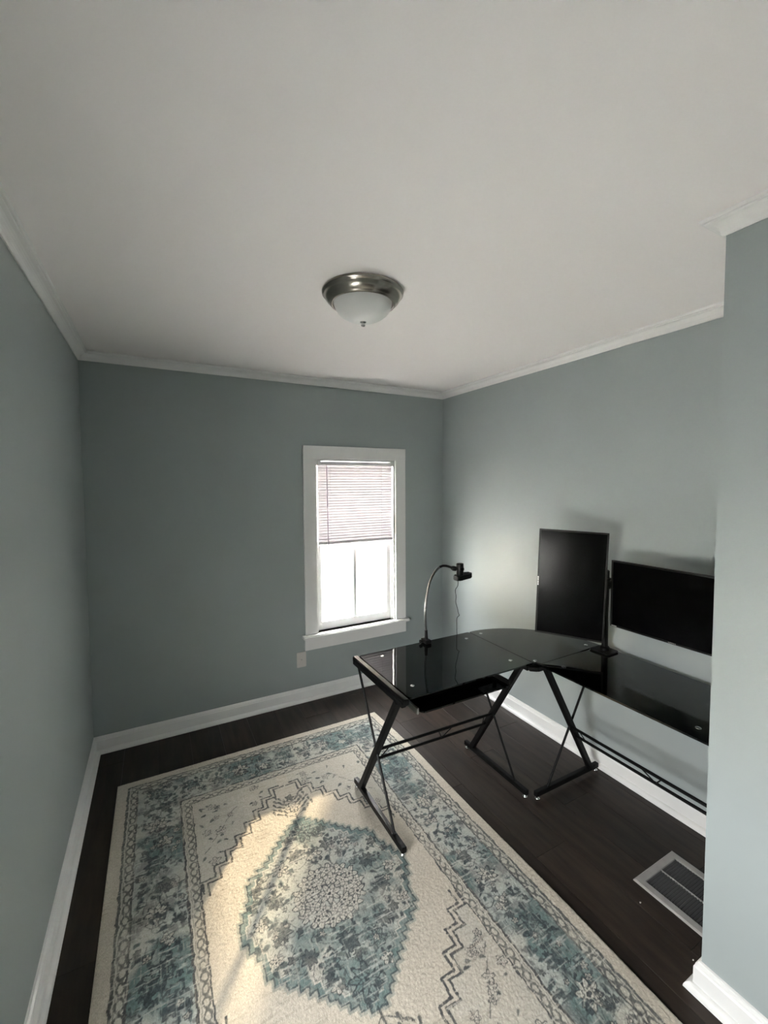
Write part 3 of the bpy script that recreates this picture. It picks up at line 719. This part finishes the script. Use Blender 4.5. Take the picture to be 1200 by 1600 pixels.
obj('post_cap', lathe(bmesh.new(), [(0, .006), (.012, .005), (.017, 0), (.017, -.004)], 24, (PX, PY, 1.172)), M_bezel, ms)
nrm = Vector((-(pR-pL).y, (pR-pL).x, 0)).normalized()         # behind the upright monitor
c1 = (pL+pR)/2+nrm*.040+Vector((0, 0, .2925)); c2 = m2.location+Vector((.040, 0, .17))
zA = 1.105
obj('clamp', lathe(bmesh.new(), [(.0165, -.028), (.025, -.028), (.025, .028), (.0165, .028)], 24, (PX, PY, zA)), M_black, ms)
for cc, nn in ((c1, nrm), (c2, Vector((1, 0, 0)))):
    el = cc+nn*.022; el.z = zA
    a_ = obj('arm', bar(bmesh.new(), (PX, PY, zA), el, .022, .034, .004), M_black, ms)
    obj('tilt_joint', tube(bmesh.new(), [el-Vector((0, 0, .03)), el+Vector((0, 0, .03))], .017, 16), M_black, a_)
    obj('mount_head', bar(bmesh.new(), (cc.x, cc.y, zA), el, .055, .055, .004), M_black, a_)
move_to(ms, (PX, PY, ZT))

# ------------------------------------------------------------------ gooseneck stand and webcam
gs = tag(empty('gooseneck_stand'), 'gooseneck clamp stand on the back edge of the desk', 'gooseneck stand')
gx0, gy0 = 1.738, 2.068
def smooth_path(pts, n=6):
    out = []; P_ = [Vector(p) for p in pts]; P_ = [P_[0]*2-P_[1]]+P_+[P_[-1]*2-P_[-2]]
    for i in range(1, len(P_)-2):
        for k in range(n):
            t = k/n; a, b, c, d_ = P_[i-1:i+3]
            out.append(.5*((2*b)+(c-a)*t+(2*a-5*b+4*c-d_)*t*t+(3*b-a-3*c+d_)*t**3))
    return out+[P_[-2]]
neck = smooth_path([(gx0, gy0, .790), (1.7325, gy0, .880), (1.738, gy0, .960), (1.750, gy0, 1.030), (1.774, gy0, 1.095), (1.806, gy0, 1.140), (1.842, gy0, 1.163), (1.880, gy0, 1.163), (1.926, gy0, 1.147)], 8)
rads = [.0062+.0007*(i % 2) for i in range(len(neck))]
k1 = int(len(neck)*.72)
obj('neck', tube(bmesh.new(), neck[:k1+1], rads[:k1+1], 12), M_neck, gs, True)
obj('neck_sleeve', tube(bmesh.new(), neck[k1:], .0074, 12), M_bezel, gs, True)
obj('neck_socket', tube(bmesh.new(), [(gx0+.001, gy0, .745), (gx0, gy0, .80)], [.0105, .0082], 12), M_bezel, gs)
obj('clamp_jaw', box(bmesh.new(), gx0-.018, gy0-.030, ZT+.0006, gx0+.018, gy0+.028, ZT+.022, .004), M_bezel, gs)
obj('clamp_jaw', box(bmesh.new(), gx0-.018, gy0-.020, ZT-GT-.016, gx0+.018, gy0+.028, ZT-GT-.0006, .003), M_bezel, gs)
obj('clamp_spine', box(bmesh.new(), gx0-.016, LY1+.001, ZT-GT-.014, gx0+.016, LY1+.010, ZT+.020, .001), M_bezel, gs)
kn = obj('clamp_screw', tube(bmesh.new(), [(gx0-.018, gy0, ZT+.012), (gx0-.036, gy0, ZT+.014)], .004, 8), M_bezel, gs)
obj('knob', tube(bmesh.new(), [(gx0-.030, gy0, ZT+.013), (gx0-.042, gy0, ZT+.015)], .010, 12), M_bezel, kn)
obj('ball_joint', tube(bmesh.new(), [(1.920, gy0, 1.149), (1.934, gy0, 1.143), (1.950, gy0, 1.139)], [.010, .0155, .0155], 14), M_bezel, gs, True)
obj('joint_nut', tube(bmesh.new(), [(1.950, gy0, 1.139), (1.9585, gy0, 1.137)], .009, 10), M_chrome, gs)
move_to(gs, (gx0, gy0, ZT))
wc = tag(empty('webcam'), 'small black webcam held up by the gooseneck beside the wall', 'webcam')
bm = tube(bmesh.new(), [(1.983, gy0, 1.066), (1.983, gy0, 1.070), (1.983, gy0, 1.164), (1.983, gy0, 1.168)], [.020, .0225, .0225, .020], 20); obj('body', bm, M_bezel, wc)
bm = prism(bmesh.new(), round_poly([(1.950, gy0-.030), (2.055, gy0-.030), (2.068, gy0+.004), (2.055, gy0+.03), (1.950, gy0+.03)], [.014, .01, .01, .01, .014], 4), 1.070, 1.098, .005)
for v in bm.verts: v.co.z += (v.co.x-1.98)*.10
obj('clip_foot', bm, M_bezel, wc)
ln_ = obj('lens_ring', tube(bmesh.new(), [(1.981, gy0-.020, 1.138), (1.978, gy0-.029, 1.138)], .0135, 20), M_bezel, wc); obj('lens', tube(bmesh.new(), [(1.9782, gy0-.0285, 1.138), (1.978, gy0-.0300, 1.138)], .009, 16), M_glass_black, ln_)
cab = smooth_path([(1.978, gy0+.010, 1.070), (1.978, gy0+.014, 1.030), (1.966, gy0+.022, 1.002), (1.975, gy0+.026, .960), (1.974, gy0+.028, .925), (1.988, gy0+.030, .885), (1.997, gy0+.030, .850), (2.003, gy0+.030, .838), (1.985, gy0+.030, .823), (1.984, gy0+.030, .780), (1.985, gy0+.030, .735), (1.990, gy0+.032, .66), (1.992, gy0+.03, .60)], 4)
obj('cable', tube(bmesh.new(), cab, .0021, 8), M_bezel, wc, True)
move_to(wc, (1.983, gy0, 1.066))
